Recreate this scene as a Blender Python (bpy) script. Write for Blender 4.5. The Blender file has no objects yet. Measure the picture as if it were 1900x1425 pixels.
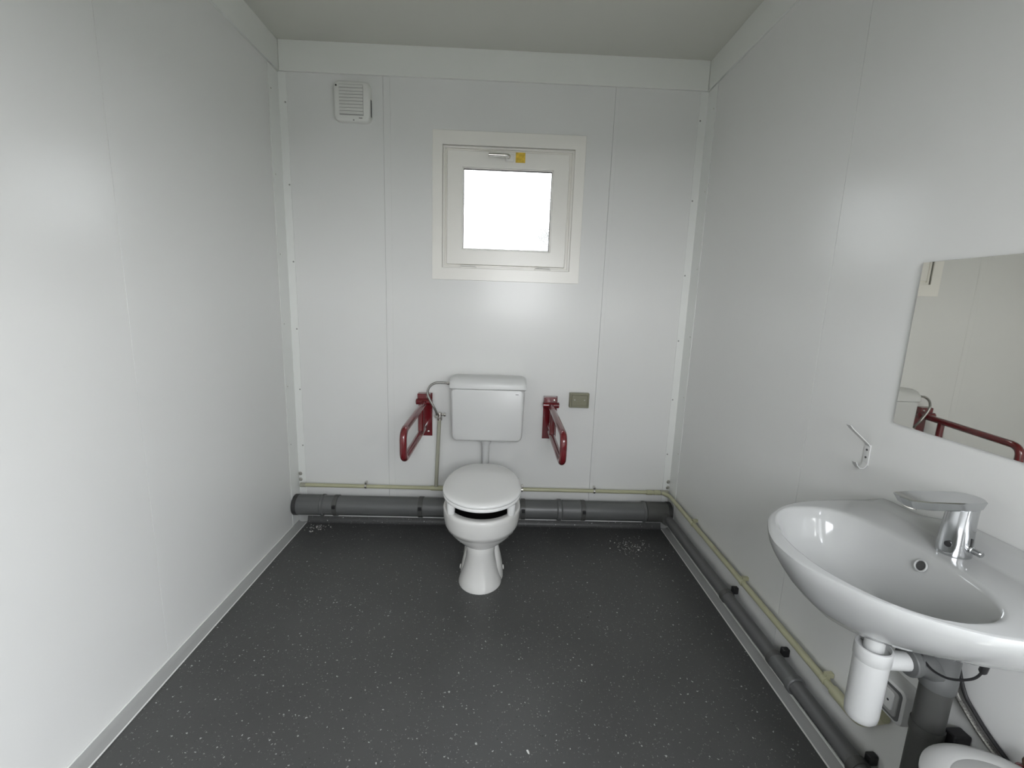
import bpy, bmesh, math, random
from mathutils import Vector, Matrix

scene = bpy.context.scene
COL = scene.collection
random.seed(7)
PI = math.pi
W, H = 2.2, 2.566          # room inner width, height (metres); back wall is y = 0, room runs to -y
YR = -3.30                 # rear wall (behind the camera)
HF = 2.4256                # underside of the fascia boards

# ------------------------------------------------------------------ camera
cd = bpy.data.cameras.new('camera'); cam = bpy.data.objects.new('camera', cd); COL.objects.link(cam)
cd.sensor_fit = 'HORIZONTAL'; cd.sensor_width = 36.0; cd.lens = 36.0 * 836.51 / 1900.0
cd.clip_start = 0.02; cd.clip_end = 300
def cam_axes(p, y, r):
    p, y, r = math.radians(p), math.radians(y), math.radians(r)
    X, F, U = Vector((1, 0, 0)), Vector((0, 1, 0)), Vector((0, 0, 1))
    M = Matrix.Rotation(y, 3, 'Z'); X, F, U = M @ X, M @ F, M @ U
    M = Matrix.Rotation(-p, 3, X); F, U = M @ F, M @ U
    M = Matrix.Rotation(r, 3, F); X, U = M @ X, M @ U
    return X, U, -F
a, b, c = cam_axes(10.2432, -1.6353, -1.9391)
cam.matrix_world = Matrix(((a.x, b.x, c.x, 1.1603), (a.y, b.y, c.y, -2.534), (a.z, b.z, c.z, 1.3232), (0, 0, 0, 1)))
scene.camera = cam

# ------------------------------------------------------------------ world (bright overcast sky) and exposure
w = bpy.data.worlds.new('overcast_sky'); scene.world = w; w.use_nodes = True
nt = w.node_tree; nt.nodes.clear()
o = nt.nodes.new('ShaderNodeOutputWorld'); bg = nt.nodes.new('ShaderNodeBackground')
tc = nt.nodes.new('ShaderNodeTexCoord'); sx = nt.nodes.new('ShaderNodeSeparateXYZ'); cr = nt.nodes.new('ShaderNodeValToRGB')
nt.links.new(tc.outputs['Generated'], sx.inputs[0]); nt.links.new(sx.outputs['Z'], cr.inputs[0])
nt.links.new(cr.outputs[0], bg.inputs[0]); nt.links.new(bg.outputs[0], o.inputs[0])
cr.color_ramp.elements[0].position = 0.0; cr.color_ramp.elements[0].color = (0.97, 0.98, 1.0, 1)
cr.color_ramp.elements[1].position = 0.9; cr.color_ramp.elements[1].color = (0.86, 0.90, 0.97, 1)
bg.inputs[1].default_value = 19.6
scene.view_settings.view_transform = 'Standard'; scene.view_settings.look = 'None'
scene.view_settings.gamma = 1.0; scene.view_settings.use_curve_mapping = False
scene.view_settings.exposure = 0.0
try:
    scene.cycles.max_bounces = 16; scene.cycles.diffuse_bounces = 10; scene.cycles.glossy_bounces = 6
    scene.cycles.transmission_bounces = 8; scene.cycles.transparent_max_bounces = 12
    scene.cycles.caustics_refractive = False; scene.cycles.caustics_reflective = False
    scene.cycles.use_denoising = True; scene.cycles.sample_clamp_indirect = 6.0
except Exception: pass

# sampling portals: they give off no light, they only mark where the sky comes in (door opening, window)
DY0, DY1, DZ = -3.02, -2.20, 2.00       # doorway in the right wall, beside the camera
QX0, QX1, QZ0, QZ1 = 0.92, 1.86, 1.12, 1.98   # window in the rear wall, behind the camera
def portal(name, loc, rot, sx_, sy_):
    l = bpy.data.lights.new(name, 'AREA'); l.shape = 'RECTANGLE'; l.size = sx_; l.size_y = sy_
    l.cycles.is_portal = True
    q = bpy.data.objects.new(name, l); COL.objects.link(q); q.location = loc; q.rotation_euler = rot
portal('door_sky_portal', (W + 0.11, (DY0 + DY1) / 2, DZ / 2), (0, PI / 2, 0), DZ, DY1 - DY0)
portal('rear_sky_portal', ((QX0 + QX1) / 2, YR - 0.09, (QZ0 + QZ1) / 2), (PI / 2, 0, 0), QX1 - QX0, QZ1 - QZ0)
portal('window_sky_portal', (1.174, 0.11, 1.805), (-PI / 2, 0, 0), 0.48, 0.42)

# ------------------------------------------------------------------ materials
def mat(name, col, rough=0.5, metal=0.0, spec=0.5, bump=None, var=None, coat=0.0):
    m = bpy.data.materials.new(name); m.use_nodes = True
    n = m.node_tree; b = n.nodes['Principled BSDF']
    b.inputs['Base Color'].default_value = (*col, 1); b.inputs['Roughness'].default_value = rough
    b.inputs['Metallic'].default_value = metal; b.inputs['Specular IOR Level'].default_value = spec
    b.inputs['Coat Weight'].default_value = coat; b.inputs['Coat Roughness'].default_value = 0.06
    if bump or var:
        t = n.nodes.new('ShaderNodeTexCoord')
    if var:      # (scale, amount) : slow colour variation
        nz = n.nodes.new('ShaderNodeTexNoise'); nz.inputs['Scale'].default_value = var[0]; nz.inputs['Detail'].default_value = 5
        n.links.new(t.outputs['Object'], nz.inputs['Vector'])
        r = n.nodes.new('ShaderNodeValToRGB')
        r.color_ramp.elements[0].position = 0.3; r.color_ramp.elements[1].position = 0.7
        r.color_ramp.elements[0].color = (*[x * (1 - var[1]) for x in col], 1)
        r.color_ramp.elements[1].color = (*[min(1, x * (1 + var[1])) for x in col], 1)
        n.links.new(nz.outputs[0], r.inputs[0]); n.links.new(r.outputs[0], b.inputs['Base Color'])
    if bump:     # (scale, strength, distance)
        nz = n.nodes.new('ShaderNodeTexNoise'); nz.inputs['Scale'].default_value = bump[0]; nz.inputs['Detail'].default_value = 3
        n.links.new(t.outputs['Object'], nz.inputs['Vector'])
        bp = n.nodes.new('ShaderNodeBump'); bp.inputs['Strength'].default_value = bump[1]; bp.inputs['Distance'].default_value = bump[2]
        n.links.new(nz.outputs[0], bp.inputs['Height']); n.links.new(bp.outputs[0], b.inputs['Normal'])
    return m
M = {}
M['wall'] = mat('coated_steel_wall', (0.675, 0.678, 0.665), 0.24, spec=0.31, bump=(2.2, 0.25, 0.004), var=(1.5, 0.012))
M['trim'] = mat('white_steel_trim', (0.72, 0.73, 0.71), 0.34, spec=0.4)
M['ceiling'] = mat('ceiling_paint', (0.575, 0.575, 0.53), 0.55, spec=0.25, var=(1.0, 0.012))
M['fascia'] = mat('fascia_paint', (0.70, 0.71, 0.68), 0.45, spec=0.35)
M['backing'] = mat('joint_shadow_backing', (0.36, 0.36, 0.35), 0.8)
M['upvc'] = mat('window_plastic', (0.78, 0.765, 0.72), 0.28, spec=0.45)
M['gasket'] = mat('rubber_gasket', (0.10, 0.09, 0.085), 0.6)
M['ceramic'] = mat('white_glazed_ceramic', (0.43, 0.435, 0.43), 0.10, spec=0.45, coat=0.2)
M['ceramic_pan'] = mat('pan_glazed_ceramic', (0.66, 0.655, 0.635), 0.12, spec=0.5, coat=0.4)
M['plastic'] = mat('white_plastic', (0.57, 0.575, 0.567), 0.34, spec=0.5)
M['plastic2'] = mat('white_trap_plastic', (0.54, 0.545, 0.54), 0.33, spec=0.45)
M['seat'] = mat('white_seat_plastic', (0.76, 0.76, 0.75), 0.10, spec=0.55)
M['vent'] = mat('fan_cover_plastic', (0.70, 0.705, 0.675), 0.35)
M['red'] = mat('red_enamel', (0.115, 0.0045, 0.008), 0.16, spec=0.55, coat=0.6)
M['grey_pvc'] = mat('grey_pipe_plastic', (0.105, 0.108, 0.107), 0.36, spec=0.45, var=(6, 0.05))
M['grey_pvc2'] = mat('dark_pipe_plastic', (0.072, 0.073, 0.069), 0.40, spec=0.4, var=(6, 0.06))
M['grey_rim'] = mat('pipe_rubber_lip', (0.03, 0.03, 0.03), 0.5)
M['black'] = mat('black_rubber', (0.012, 0.012, 0.013), 0.4)
M['beige'] = mat('beige_pipe_coating', (0.40, 0.395, 0.265), 0.36, spec=0.45, var=(9, 0.05))
M['beige2'] = mat('grey_beige_pipe_coating', (0.33, 0.325, 0.26), 0.38, spec=0.45)
M['chrome'] = mat('chrome', (0.56, 0.57, 0.58), 0.13, metal=1.0)
M['nickel'] = mat('dull_nickel', (0.62, 0.60, 0.56), 0.25, metal=1.0)
M['steel'] = mat('screw_steel', (0.30, 0.30, 0.29), 0.4, metal=0.8)
M['skirt'] = mat('grey_skirting_vinyl', (0.31, 0.312, 0.305), 0.5, spec=0.3, var=(8, 0.03))
M['bead'] = mat('white_sealing_bead', (0.70, 0.70, 0.68), 0.35)
M['olive'] = mat('olive_plastic', (0.20, 0.195, 0.135), 0.3, spec=0.5)
M['olive_d'] = mat('olive_shadow_gap', (0.06, 0.06, 0.04), 0.5)
M['yellow'] = mat('yellow_sticker', (0.62, 0.42, 0.035), 0.5, var=(60, 0.25))
M['debris'] = mat('white_crumb', (0.62, 0.62, 0.60), 0.7)
M['bin'] = mat('bin_plastic', (0.42, 0.42, 0.41), 0.3, spec=0.4)
M['ink'] = mat('dark_print', (0.05, 0.05, 0.05), 0.6)
M['ground'] = mat('outside_paving', (0.13, 0.13, 0.12), 0.9, var=(0.8, 0.08))
M['hedge'] = mat('outside_pale_render', (0.55, 0.55, 0.52), 0.9, var=(2, 0.15))
M['brown'] = mat('brown_plastic', (0.10, 0.06, 0.035), 0.35)
M['bowl_shade'] = mat('painted_bowl_shade', (0.014, 0.014, 0.014), 0.8, spec=0.1)  # shade under the closed lid, painted as a near-black colour

# floor: dark vinyl with small light flecks
def floor_mat():
    m = bpy.data.materials.new('speckled_vinyl'); m.use_nodes = True; n = m.node_tree; b = n.nodes['Principled BSDF']
    t = n.nodes.new('ShaderNodeTexCoord')
    base = n.nodes.new('ShaderNodeTexNoise'); base.inputs['Scale'].default_value = 3.0; base.inputs['Detail'].default_value = 6
    r0 = n.nodes.new('ShaderNodeValToRGB'); r0.color_ramp.elements[0].position = .3; r0.color_ramp.elements[1].position = .7
    r0.color_ramp.elements[0].color = (0.064, 0.0645, 0.0635, 1); r0.color_ramp.elements[1].color = (0.076, 0.0765, 0.0755, 1)
    n.links.new(t.outputs['Object'], base.inputs['Vector']); n.links.new(base.outputs[0], r0.inputs[0])
    last = r0.outputs[0]
    for sc, thr, colr in ((78, 0.088, (0.42, 0.42, 0.41, 1)), (112, 0.092, (0.27, 0.27, 0.26, 1)), (150, 0.11, (0.20, 0.20, 0.195, 1)), (115, 0.08, (0.03, 0.03, 0.03, 1))):
        mp = n.nodes.new('ShaderNodeMapping'); mp.inputs['Location'].default_value = (sc * .37, sc * .11, 0)
        v = n.nodes.new('ShaderNodeTexVoronoi'); v.inputs['Scale'].default_value = sc
        # jitter the lookup so that the flecks are not round
        nz = n.nodes.new('ShaderNodeTexNoise'); nz.inputs['Scale'].default_value = sc * 2
        mixv = n.nodes.new('ShaderNodeMixRGB'); mixv.inputs[0].default_value = 0.012
        n.links.new(t.outputs['Object'], mp.inputs[0]); n.links.new(t.outputs['Object'], nz.inputs['Vector'])
        n.links.new(mp.outputs[0], mixv.inputs[1]); n.links.new(nz.outputs['Color'], mixv.inputs[2])
        n.links.new(mixv.outputs[0], v.inputs['Vector'])
        # fleck size differs from cell to cell; most cells have none
        sep = n.nodes.new('ShaderNodeSeparateColor'); n.links.new(v.outputs['Color'], sep.inputs[0])
        mr = n.nodes.new('ShaderNodeMapRange'); mr.inputs['From Min'].default_value = 0.67; mr.inputs['From Max'].default_value = 1
        mr.inputs['To Min'].default_value = 0; mr.inputs['To Max'].default_value = thr * 2.6
        n.links.new(sep.outputs[0], mr.inputs[0])
        lt = n.nodes.new('ShaderNodeMath'); lt.operation = 'LESS_THAN'
        n.links.new(v.outputs['Distance'], lt.inputs[0]); n.links.new(mr.outputs[0], lt.inputs[1])
        mx = n.nodes.new('ShaderNodeMixRGB'); mx.inputs[2].default_value = colr
        n.links.new(lt.outputs[0], mx.inputs[0]); n.links.new(last, mx.inputs[1]); last = mx.outputs[0]
    n.links.new(last, b.inputs['Base Color'])
    b.inputs['Roughness'].default_value = 0.42; b.inputs['Specular IOR Level'].default_value = 0.35
    bz = n.nodes.new('ShaderNodeTexNoise'); bz.inputs['Scale'].default_value = 220
    bp = n.nodes.new('ShaderNodeBump'); bp.inputs['Strength'].default_value = .25; bp.inputs['Distance'].default_value = .001
    n.links.new(t.outputs['Object'], bz.inputs['Vector']); n.links.new(bz.outputs[0], bp.inputs['Height']); n.links.new(bp.outputs[0], b.inputs['Normal'])
    return m
M['floor'] = floor_mat()

def glass_mat():      # obscure (pebbled) pane: lets the daylight through, scatters part of it
    m = bpy.data.materials.new('pebbled_glass'); m.use_nodes = True; n = m.node_tree; n.nodes.clear()
    out = n.nodes.new('ShaderNodeOutputMaterial'); mix = n.nodes.new('ShaderNodeMixShader'); mix2 = n.nodes.new('ShaderNodeMixShader')
    tr = n.nodes.new('ShaderNodeBsdfTransparent'); tl = n.nodes.new('ShaderNodeBsdfTranslucent'); gl = n.nodes.new('ShaderNodeBsdfGlossy')
    tl.inputs[0].default_value = (0.70, 0.71, 0.71, 1); rf = n.nodes.new('ShaderNodeBsdfRefraction'); rf.inputs['IOR'].default_value = 1.45; rf.inputs['Roughness'].default_value = 0.0; rf.inputs[0].default_value = (.78, .79, .79, 1); gl.inputs['Roughness'].default_value = 0.1
    t = n.nodes.new('ShaderNodeTexCoord'); v = n.nodes.new('ShaderNodeTexVoronoi'); v.inputs['Scale'].default_value = 190
    n.links.new(t.outputs['Object'], v.inputs['Vector'])
    r = n.nodes.new('ShaderNodeValToRGB'); r.color_ramp.elements[0].color = (.78, .79, .79, 1); r.color_ramp.elements[1].color = (0.40, 0.41, 0.40, 1)
    r.color_ramp.elements[0].position = .25; r.color_ramp.elements[1].position = .8
    n.links.new(v.outputs['Distance'], r.inputs[0]); n.links.new(r.outputs[0], tr.inputs[0])
    bp = n.nodes.new('ShaderNodeBump'); bp.inputs['Strength'].default_value = .5; bp.inputs['Distance'].default_value = .0006
    n.links.new(v.outputs['Distance'], bp.inputs['Height']); n.links.new(bp.outputs[0], gl.inputs['Normal'])
    mix.inputs[0].default_value = 0.03; mix3 = n.nodes.new('ShaderNodeMixShader'); mix3.inputs[0].default_value = 0.75
    n.links.new(tr.outputs[0], mix3.inputs[1]); n.links.new(rf.outputs[0], mix3.inputs[2]); n.links.new(bp.outputs[0], rf.inputs['Normal'])
    n.links.new(mix3.outputs[0], mix.inputs[1]); n.links.new(tl.outputs[0], mix.inputs[2])
    mix2.inputs[0].default_value = 0.05; n.links.new(mix.outputs[0], mix2.inputs[1]); n.links.new(gl.outputs[0], mix2.inputs[2])
    n.links.new(mix2.outputs[0], out.inputs[0]); return m
M['glass'] = glass_mat()
M['mirror'] = mat('mirror_silver', (0.75, 0.74, 0.69), 0.015, metal=1.0)

def braid_mat():
    m = mat('braided_steel_hose', (0.42, 0.41, 0.39), 0.35, metal=0.8); n = m.node_tree; b = n.nodes['Principled BSDF']
    t = n.nodes.new('ShaderNodeTexCoord'); wv = n.nodes.new('ShaderNodeTexVoronoi'); wv.inputs['Scale'].default_value = 420
    n.links.new(t.outputs['Object'], wv.inputs['Vector'])
    r = n.nodes.new('ShaderNodeValToRGB'); r.color_ramp.elements[0].color = (0.5, 0.49, 0.46, 1); r.color_ramp.elements[1].color = (0.12, 0.12, 0.11, 1)
    n.links.new(wv.outputs['Distance'], r.inputs[0]); n.links.new(r.outputs[0], b.inputs['Base Color']); return m
M['braid'] = braid_mat()

def printed_pipe_mat():   # grey pipe with the maker's line of small print along its lower flank (illegible at this size)
    m = mat('printed_pipe_plastic', (0.100, 0.101, 0.101), 0.38, spec=0.45); n = m.node_tree; b = n.nodes['Principled BSDF']
    t = n.nodes.new('ShaderNodeTexCoord'); s = n.nodes.new('ShaderNodeSeparateXYZ'); n.links.new(t.outputs['Object'], s.inputs[0])
    nz = n.nodes.new('ShaderNodeTexNoise'); nz.inputs['Scale'].default_value = 160; nz.inputs['Detail'].default_value = 0
    mp = n.nodes.new('ShaderNodeMapping'); mp.inputs['Scale'].default_value = (0.4, 1, 0.4)
    n.links.new(t.outputs['Object'], mp.inputs[0]); n.links.new(mp.outputs[0], nz.inputs['Vector'])
    g1 = n.nodes.new('ShaderNodeMath'); g1.operation = 'GREATER_THAN'; g1.inputs[1].default_value = 0.5
    n.links.new(nz.outputs[0], g1.inputs[0])
    def band(src, lo, hi):
        x = n.nodes.new('ShaderNodeMath'); x.operation = 'GREATER_THAN'; x.inputs[1].default_value = lo
        y = n.nodes.new('ShaderNodeMath'); y.operation = 'LESS_THAN'; y.inputs[1].default_value = hi
        z = n.nodes.new('ShaderNodeMath'); z.operation = 'MULTIPLY'
        n.links.new(src, x.inputs[0]); n.links.new(src, y.inputs[0]); n.links.new(x.outputs[0], z.inputs[0]); n.links.new(y.outputs[0], z.inputs[1]); return z.outputs[0]
    bz = band(s.outputs['Z'], -0.013, -0.003); bx = band(s.outputs['X'], -0.1, 0.0); by = band(s.outputs['Y'], -9, -1.30 + 0.0)
    q = n.nodes.new('ShaderNodeMath'); q.operation = 'MULTIPLY'; n.links.new(bz, q.inputs[0]); n.links.new(bx, q.inputs[1])
    q3 = n.nodes.new('ShaderNodeMath'); q3.operation = 'MULTIPLY'; n.links.new(q.outputs[0], q3.inputs[0]); n.links.new(g1.outputs[0], q3.inputs[1])
    q4 = n.nodes.new('ShaderNodeMath'); q4.operation = 'MULTIPLY'; n.links.new(q3.outputs[0], q4.inputs[0]); n.links.new(by, q4.inputs[1])
    mx = n.nodes.new('ShaderNodeMixRGB'); mx.inputs[1].default_value = (0.100, 0.101, 0.101, 1); mx.inputs[2].default_value = (0.02, 0.02, 0.02, 1)
    n.links.new(q4.outputs[0], mx.inputs[0]); n.links.new(mx.outputs[0], b.inputs['Base Color']); return m
M['print_pvc'] = printed_pipe_mat()

# ------------------------------------------------------------------ mesh helpers
def link_bm(name, bm, m, parent=None, smooth=35, bevel=None, seg=2, sub=0):
    bmesh.ops.recalc_face_normals(bm, faces=bm.faces)
    me = bpy.data.meshes.new(name); bm.to_mesh(me); bm.free()
    if m is not None: me.materials.append(m)
    if smooth:
        for p in me.polygons: p.use_smooth = True
        me.set_sharp_from_angle(angle=math.radians(smooth))
    ob = bpy.data.objects.new(name, me); COL.objects.link(ob)
    if parent is not None: ob.parent = parent; ob.matrix_parent_inverse = parent_inv(parent)
    if bevel:
        bv = ob.modifiers.new('bevel', 'BEVEL'); bv.width = bevel; bv.segments = seg; bv.limit_method = 'ANGLE'; bv.angle_limit = math.radians(40)
        bv.harden_normals = True
    if sub:
        s = ob.modifiers.new('subdivision', 'SUBSURF'); s.levels = sub; s.render_levels = sub
    return ob
def world_of(p):
    L = Matrix.Translation(p.location)
    return L if p.parent is None else world_of(p.parent) @ p.matrix_parent_inverse @ L
def parent_inv(p):   # everything is modelled in world coordinates; keep it there when parented
    return world_of(p).inverted()
def tag(ob, label=None, cat=None, group=None, kind=None):
    if label: ob['label'] = label
    if cat: ob['category'] = cat
    if group: ob['group'] = group
    if kind: ob['kind'] = kind
    return ob
def thing(name, loc, label, cat, group=None):
    ob = bpy.data.objects.new(name, None); COL.objects.link(ob); ob.location = loc; ob.empty_display_size = .05
    return tag(ob, label, cat, group)
def box(bm, x0, x1, y0, y1, z0, z1):
    vs = [bm.verts.new((x, y, z)) for x in (x0, x1) for y in (y0, y1) for z in (z0, z1)]
    for f in ((0, 1, 3, 2), (4, 6, 7, 5), (0, 4, 5, 1), (2, 3, 7, 6), (0, 2, 6, 4), (1, 5, 7, 3)):
        bm.faces.new([vs[i] for i in f])
def boxo(name, x0, x1, y0, y1, z0, z1, m, parent=None, bevel=None, **k):
    bm = bmesh.new(); box(bm, x0, x1, y0, y1, z0, z1); return link_bm(name, bm, m, parent, bevel=bevel, **k)
def loft(bm, rings, cap0=True, cap1=True, close=True):
    R = [[bm.verts.new(p) for p in r] for r in rings]; n = len(R[0])
    for i in range(len(R) - 1):
        for j in range(n if close else n - 1):
            k = (j + 1) % n
            bm.faces.new((R[i][j], R[i][k], R[i + 1][k], R[i + 1][j]))
    if cap0: bm.faces.new(R[0])
    if cap1: bm.faces.new(R[-1])
    return R
def basis(d):
    d = Vector(d).normalized(); u = Vector((0, 0, 1)) if abs(d.z) < .9 else Vector((1, 0, 0))
    a = d.cross(u).normalized(); return a, a.cross(d).normalized()
def ringpts(c, d, r, n=24):
    a, b = basis(d); c = Vector(c)
    return [c + a * r * math.cos(2 * PI * k / n) + b * r * math.sin(2 * PI * k / n) for k in range(n)]
def lathe(bm, c, d, prof, n=28, cap0=True, cap1=True):   # prof: (distance along d, radius)
    d = Vector(d).normalized(); c = Vector(c)
    loft(bm, [ringpts(c + d * t, d, max(r, 1e-4), n) for t, r in prof], cap0, cap1)
def latheo(name, c, d, prof, m, parent=None, n=28, **k):
    bm = bmesh.new(); lathe(bm, c, d, prof, n); return link_bm(name, bm, m, parent, **k)
def path_smooth(pts, r=0.05, n=8):     # rounds the corners of a polyline
    P = [Vector(p) for p in pts]; out = [P[0]]
    for i in range(1, len(P) - 1):
        a = (P[i - 1] - P[i]); b = (P[i + 1] - P[i]); rr = min(r, a.length * .49, b.length * .49)
        p0 = P[i] + a.normalized() * rr; p1 = P[i] + b.normalized() * rr
        for k in range(n + 1):
            t = k / n; out.append(p0 * (1 - t) ** 2 + P[i] * 2 * t * (1 - t) + p1 * t * t)
    out.append(P[-1]); return out
def catmull(pts, n=10):
    P = [Vector(p) for p in pts]; P = [P[0] * 2 - P[1]] + P + [P[-1] * 2 - P[-2]]; out = []
    for i in range(1, len(P) - 2):
        for k in range(n):
            t = k / n
            out.append(.5 * ((2 * P[i]) + (P[i + 1] - P[i - 1]) * t + (2 * P[i - 1] - 5 * P[i] + 4 * P[i + 1] - P[i + 2]) * t * t + (3 * P[i] - P[i - 1] - 3 * P[i + 1] + P[i + 2]) * t ** 3))
    out.append(P[-2]); return out
def tube(bm, pts, r, n=16, closed=False):
    P = [Vector(p) for p in pts]; a = None; rings = []
    for i, p in enumerate(P):
        d = (P[min(i + 1, len(P) - 1)] - P[max(i - 1, 0)])
        if closed: d = P[(i + 1) % len(P)] - P[i - 1]
        d.normalize()
        if a is None: a, _ = basis(d)
        a = (a - d * a.dot(d)).normalized(); b = d.cross(a)
        rr = r[i] if isinstance(r, (list, tuple)) else r
        rings.append([p + a * rr * math.cos(2 * PI * k / n) + b * rr * math.sin(2 * PI * k / n) for k in range(n)])
    if closed: rings.append(rings[0])
    loft(bm, rings, not closed, not closed)
    if closed: bmesh.ops.remove_doubles(bm, verts=bm.verts, dist=1e-6)
def tubeo(name, pts, r, m, parent=None, n=16, closed=False, **k):
    bm = bmesh.new(); tube(bm, pts, r, n, closed); return link_bm(name, bm, m, parent, **k)
def rrect(w, h, r, n=6):   # rounded rectangle outline, centred
    out = []
    for cx, cy, a0 in ((w / 2 - r, h / 2 - r, 0), (-w / 2 + r, h / 2 - r, 90), (-w / 2 + r, -h / 2 + r, 180), (w / 2 - r, -h / 2 + r, 270)):
        for k in range(n + 1):
            a = math.radians(a0 + 90 * k / n); out.append((cx + r * math.cos(a), cy + r * math.sin(a)))
    return out
def frame(bm, o, i, y0, y1):     # flat picture-frame ring in the xz plane; o / i = (x0, x1, z0, z1)
    def q(r, y): return [bm.verts.new((x, y, z)) for x, z in ((r[0], r[2]), (r[1], r[2]), (r[1], r[3]), (r[0], r[3]))]
    a, b, c, d = q(o, y0), q(i, y0), q(i, y1), q(o, y1)
    for A, B in ((a, b), (b, c), (c, d), (d, a)):
        for k in range(4):
            bm.faces.new((A[k], A[(k + 1) % 4], B[(k + 1) % 4], B[k]))
def frameo(name, o, i, y0, y1, m, parent=None, bevel=None, **k):
    bm = bmesh.new(); frame(bm, o, i, y0, y1); return link_bm(name, bm, m, parent, bevel=bevel, **k)
def struct(ob): ob['kind'] = 'structure'; return ob
def setting(name, loc=(0, 0, 0)):
    ob = bpy.data.objects.new(name, None); COL.objects.link(ob); ob.location = loc; ob['kind'] = 'structure'; return ob

# ================================================================== THE SETTING
T = 0.06          # panel thickness
# floor and ceiling
struct(boxo('floor', -0.05, W + 0.05, YR - 0.1, 0.06, -0.06, 0.0, M['floor']))
struct(boxo('ceiling', -0.1, W + 0.1, YR - 0.1, 0.12, H, H + 0.06, M['ceiling']))

# side walls: a backing with tall panels butted against one another
def side_wall(name, x_in, sgn, seams):
    xo = x_in + sgn * T
    wall = struct(boxo(name, *sorted((x_in + sgn * .006, xo)), YR, 0.1, 0, H, M['backing']))
    ys = [0.002] + seams + [YR]
    for y1, y0 in zip(ys[:-1], ys[1:]):
        boxo('panel', *sorted((x_in, x_in + sgn * .008)), y0 + .0004, y1 - .0004, 0.0, H, M['wall'], wall, bevel=.0009, seg=1)
    return wall
wl = side_wall('wall_left', 0, -1, [-1.087, -2.19])
# right wall: same panels, then the open doorway beside the camera (out of view)
wr = struct(boxo('wall_right', W + .006, W + T, DY1, .1, 0, H, M['backing']))
boxo('panel', W, W + .008, -1.089 + .0004, -.002, 0, H, M['wall'], wr, bevel=.0009, seg=1)
boxo('panel', W, W + .008, DY1, -1.089 - .0004, 0, H, M['wall'], wr, bevel=.0009, seg=1)
boxo('panel', W, W + T, DY0, DY1, DZ, H, M['wall'], wr)
boxo('panel', W, W + T, YR, DY0, 0, H, M['wall'], wr)

# back wall with the window opening
wo = (0.826, 1.530, 1.490, 2.126)
wb = frameo('wall_back', (0, W, 0, H), wo, 0.006, 0.075, M['backing']); struct(wb)
boxo('panel', 0.002, 0.5265, 0, 0.008, 0, H, M['wall'], wb, bevel=.0009, seg=1)
bm = bmesh.new(); frame(bm, (0.5275, 1.7155, 0, H), wo, 0, 0.008); link_bm('panel', bm, M['wall'], wb, bevel=.0009, seg=1)
boxo('panel', 1.7165, W - .002, 0, 0.008, 0, H, M['wall'], wb, bevel=.0009, seg=1)
boxo('joint_strip', 0.5275, 0.5625, -0.0012, 0.0, 0.0, HF, M['wall'], wb, bevel=.0006, seg=1)
boxo('joint_strip', 1.7165, 1.7385, -0.0012, 0.0, 0.0, HF, M['wall'], wb, bevel=.0006, seg=1)

# rear wall (behind the camera) with its window
wrr = frameo('wall_rear', (0, W, 0, H), (QX0, QX1, QZ0, QZ1), YR, YR - 0.06, M['wall']); struct(wrr)
w2 = setting('window_2', ((QX0 + QX1) / 2, YR, QZ0))
frameo('casing', (QX0 - .05, QX1 + .05, QZ0 - .05, QZ1 + .05), (QX0, QX1, QZ0, QZ1), YR + .008, YR, M['upvc'], w2, bevel=.0015)
frameo('sash', (QX0, QX1, QZ0, QZ1), (QX0 + .04, QX1 - .04, QZ0 + .04, QZ1 - .04), YR, YR - .05, M['upvc'], w2, bevel=.003)
d1 = setting('door_1', (W, DY0, 0))
bm = bmesh.new(); box(bm, W - .01, W + .08, DY0, DY0 + .03, 0, DZ); box(bm, W - .01, W + .08, DY1 - .03, DY1, 0, DZ); box(bm, W - .01, W + .08, DY0, DY1, DZ - .03, DZ)
link_bm('door_frame', bm, M['trim'], d1, bevel=.002)
boxo('threshold', W - .01, W + .08, DY0, DY1, 0.0, 0.012, M['nickel'], d1, bevel=.002)
# the leaf stands open outwards, hinged on the far jamb
bm = bmesh.new(); box(bm, W + .085, W + .90, DY0 - .045, DY0 - .003, .015, DZ - .035); lf = link_bm('door_leaf', bm, M['trim'], d1, bevel=.003)
latheo('door_handle', (W + .82, DY0 - .003, 1.02), (0, 1, 0), [(0, .012), (.045, .010), (.05, .006)], M['nickel'], lf, n=14)

# fascia boards under the ceiling
t1 = struct(boxo('trim_1', 0.014, W - 0.012, -0.012, 0.0, HF, H, M['fascia'], bevel=.0015))
t2 = struct(boxo('trim_2', 0.0, 0.012, YR, -0.0, HF, H, M['fascia'], bevel=.0015))
t3 = struct(boxo('trim_3', W - 0.010, W, YR, 0.0, HF, H, M['fascia'], bevel=.0015))
# corner profiles with their screws
def corner(name, x0, s):
    bm = bmesh.new()
    t = .003
    P = [(x0, -.106), (x0 + s * t, -.106), (x0 + s * t, -t), (x0 + s * .043, -t), (x0 + s * .043, 0), (x0, 0)]
    loft(bm, [[(x, y, 0.0) for x, y in P], [(x, y, HF - .003) for x, y in P]])
    c_ = struct(link_bm(name, bm, M['trim'], bevel=.0007, seg=1))
    for z in (2.285, 1.89, 1.50, 1.14, .80, .47):
        latheo('screw', (x0 + s * .034, -t, z), (0, -1, 0), [(0, .0045), (.0012, .0042), (.002, .002)], M['steel'], c_, n=10)
        latheo('screw', (x0 + s * t, -.082, z + .03), (s, 0, 0), [(0, .0035), (.0012, .0032), (.002, .0015)], M['nickel'], c_, n=10)
    for z in (.298, .262):
        latheo('bolt', (x0 + s * .012, -t, z), (0, -1, 0), [(0, .011), (.003, .011), (.005, .009), (.006, .003)], M['nickel'], c_, n=12)
    return c_
corner('trim_4', 0, 1); corner('trim_5', W, -1)

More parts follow.
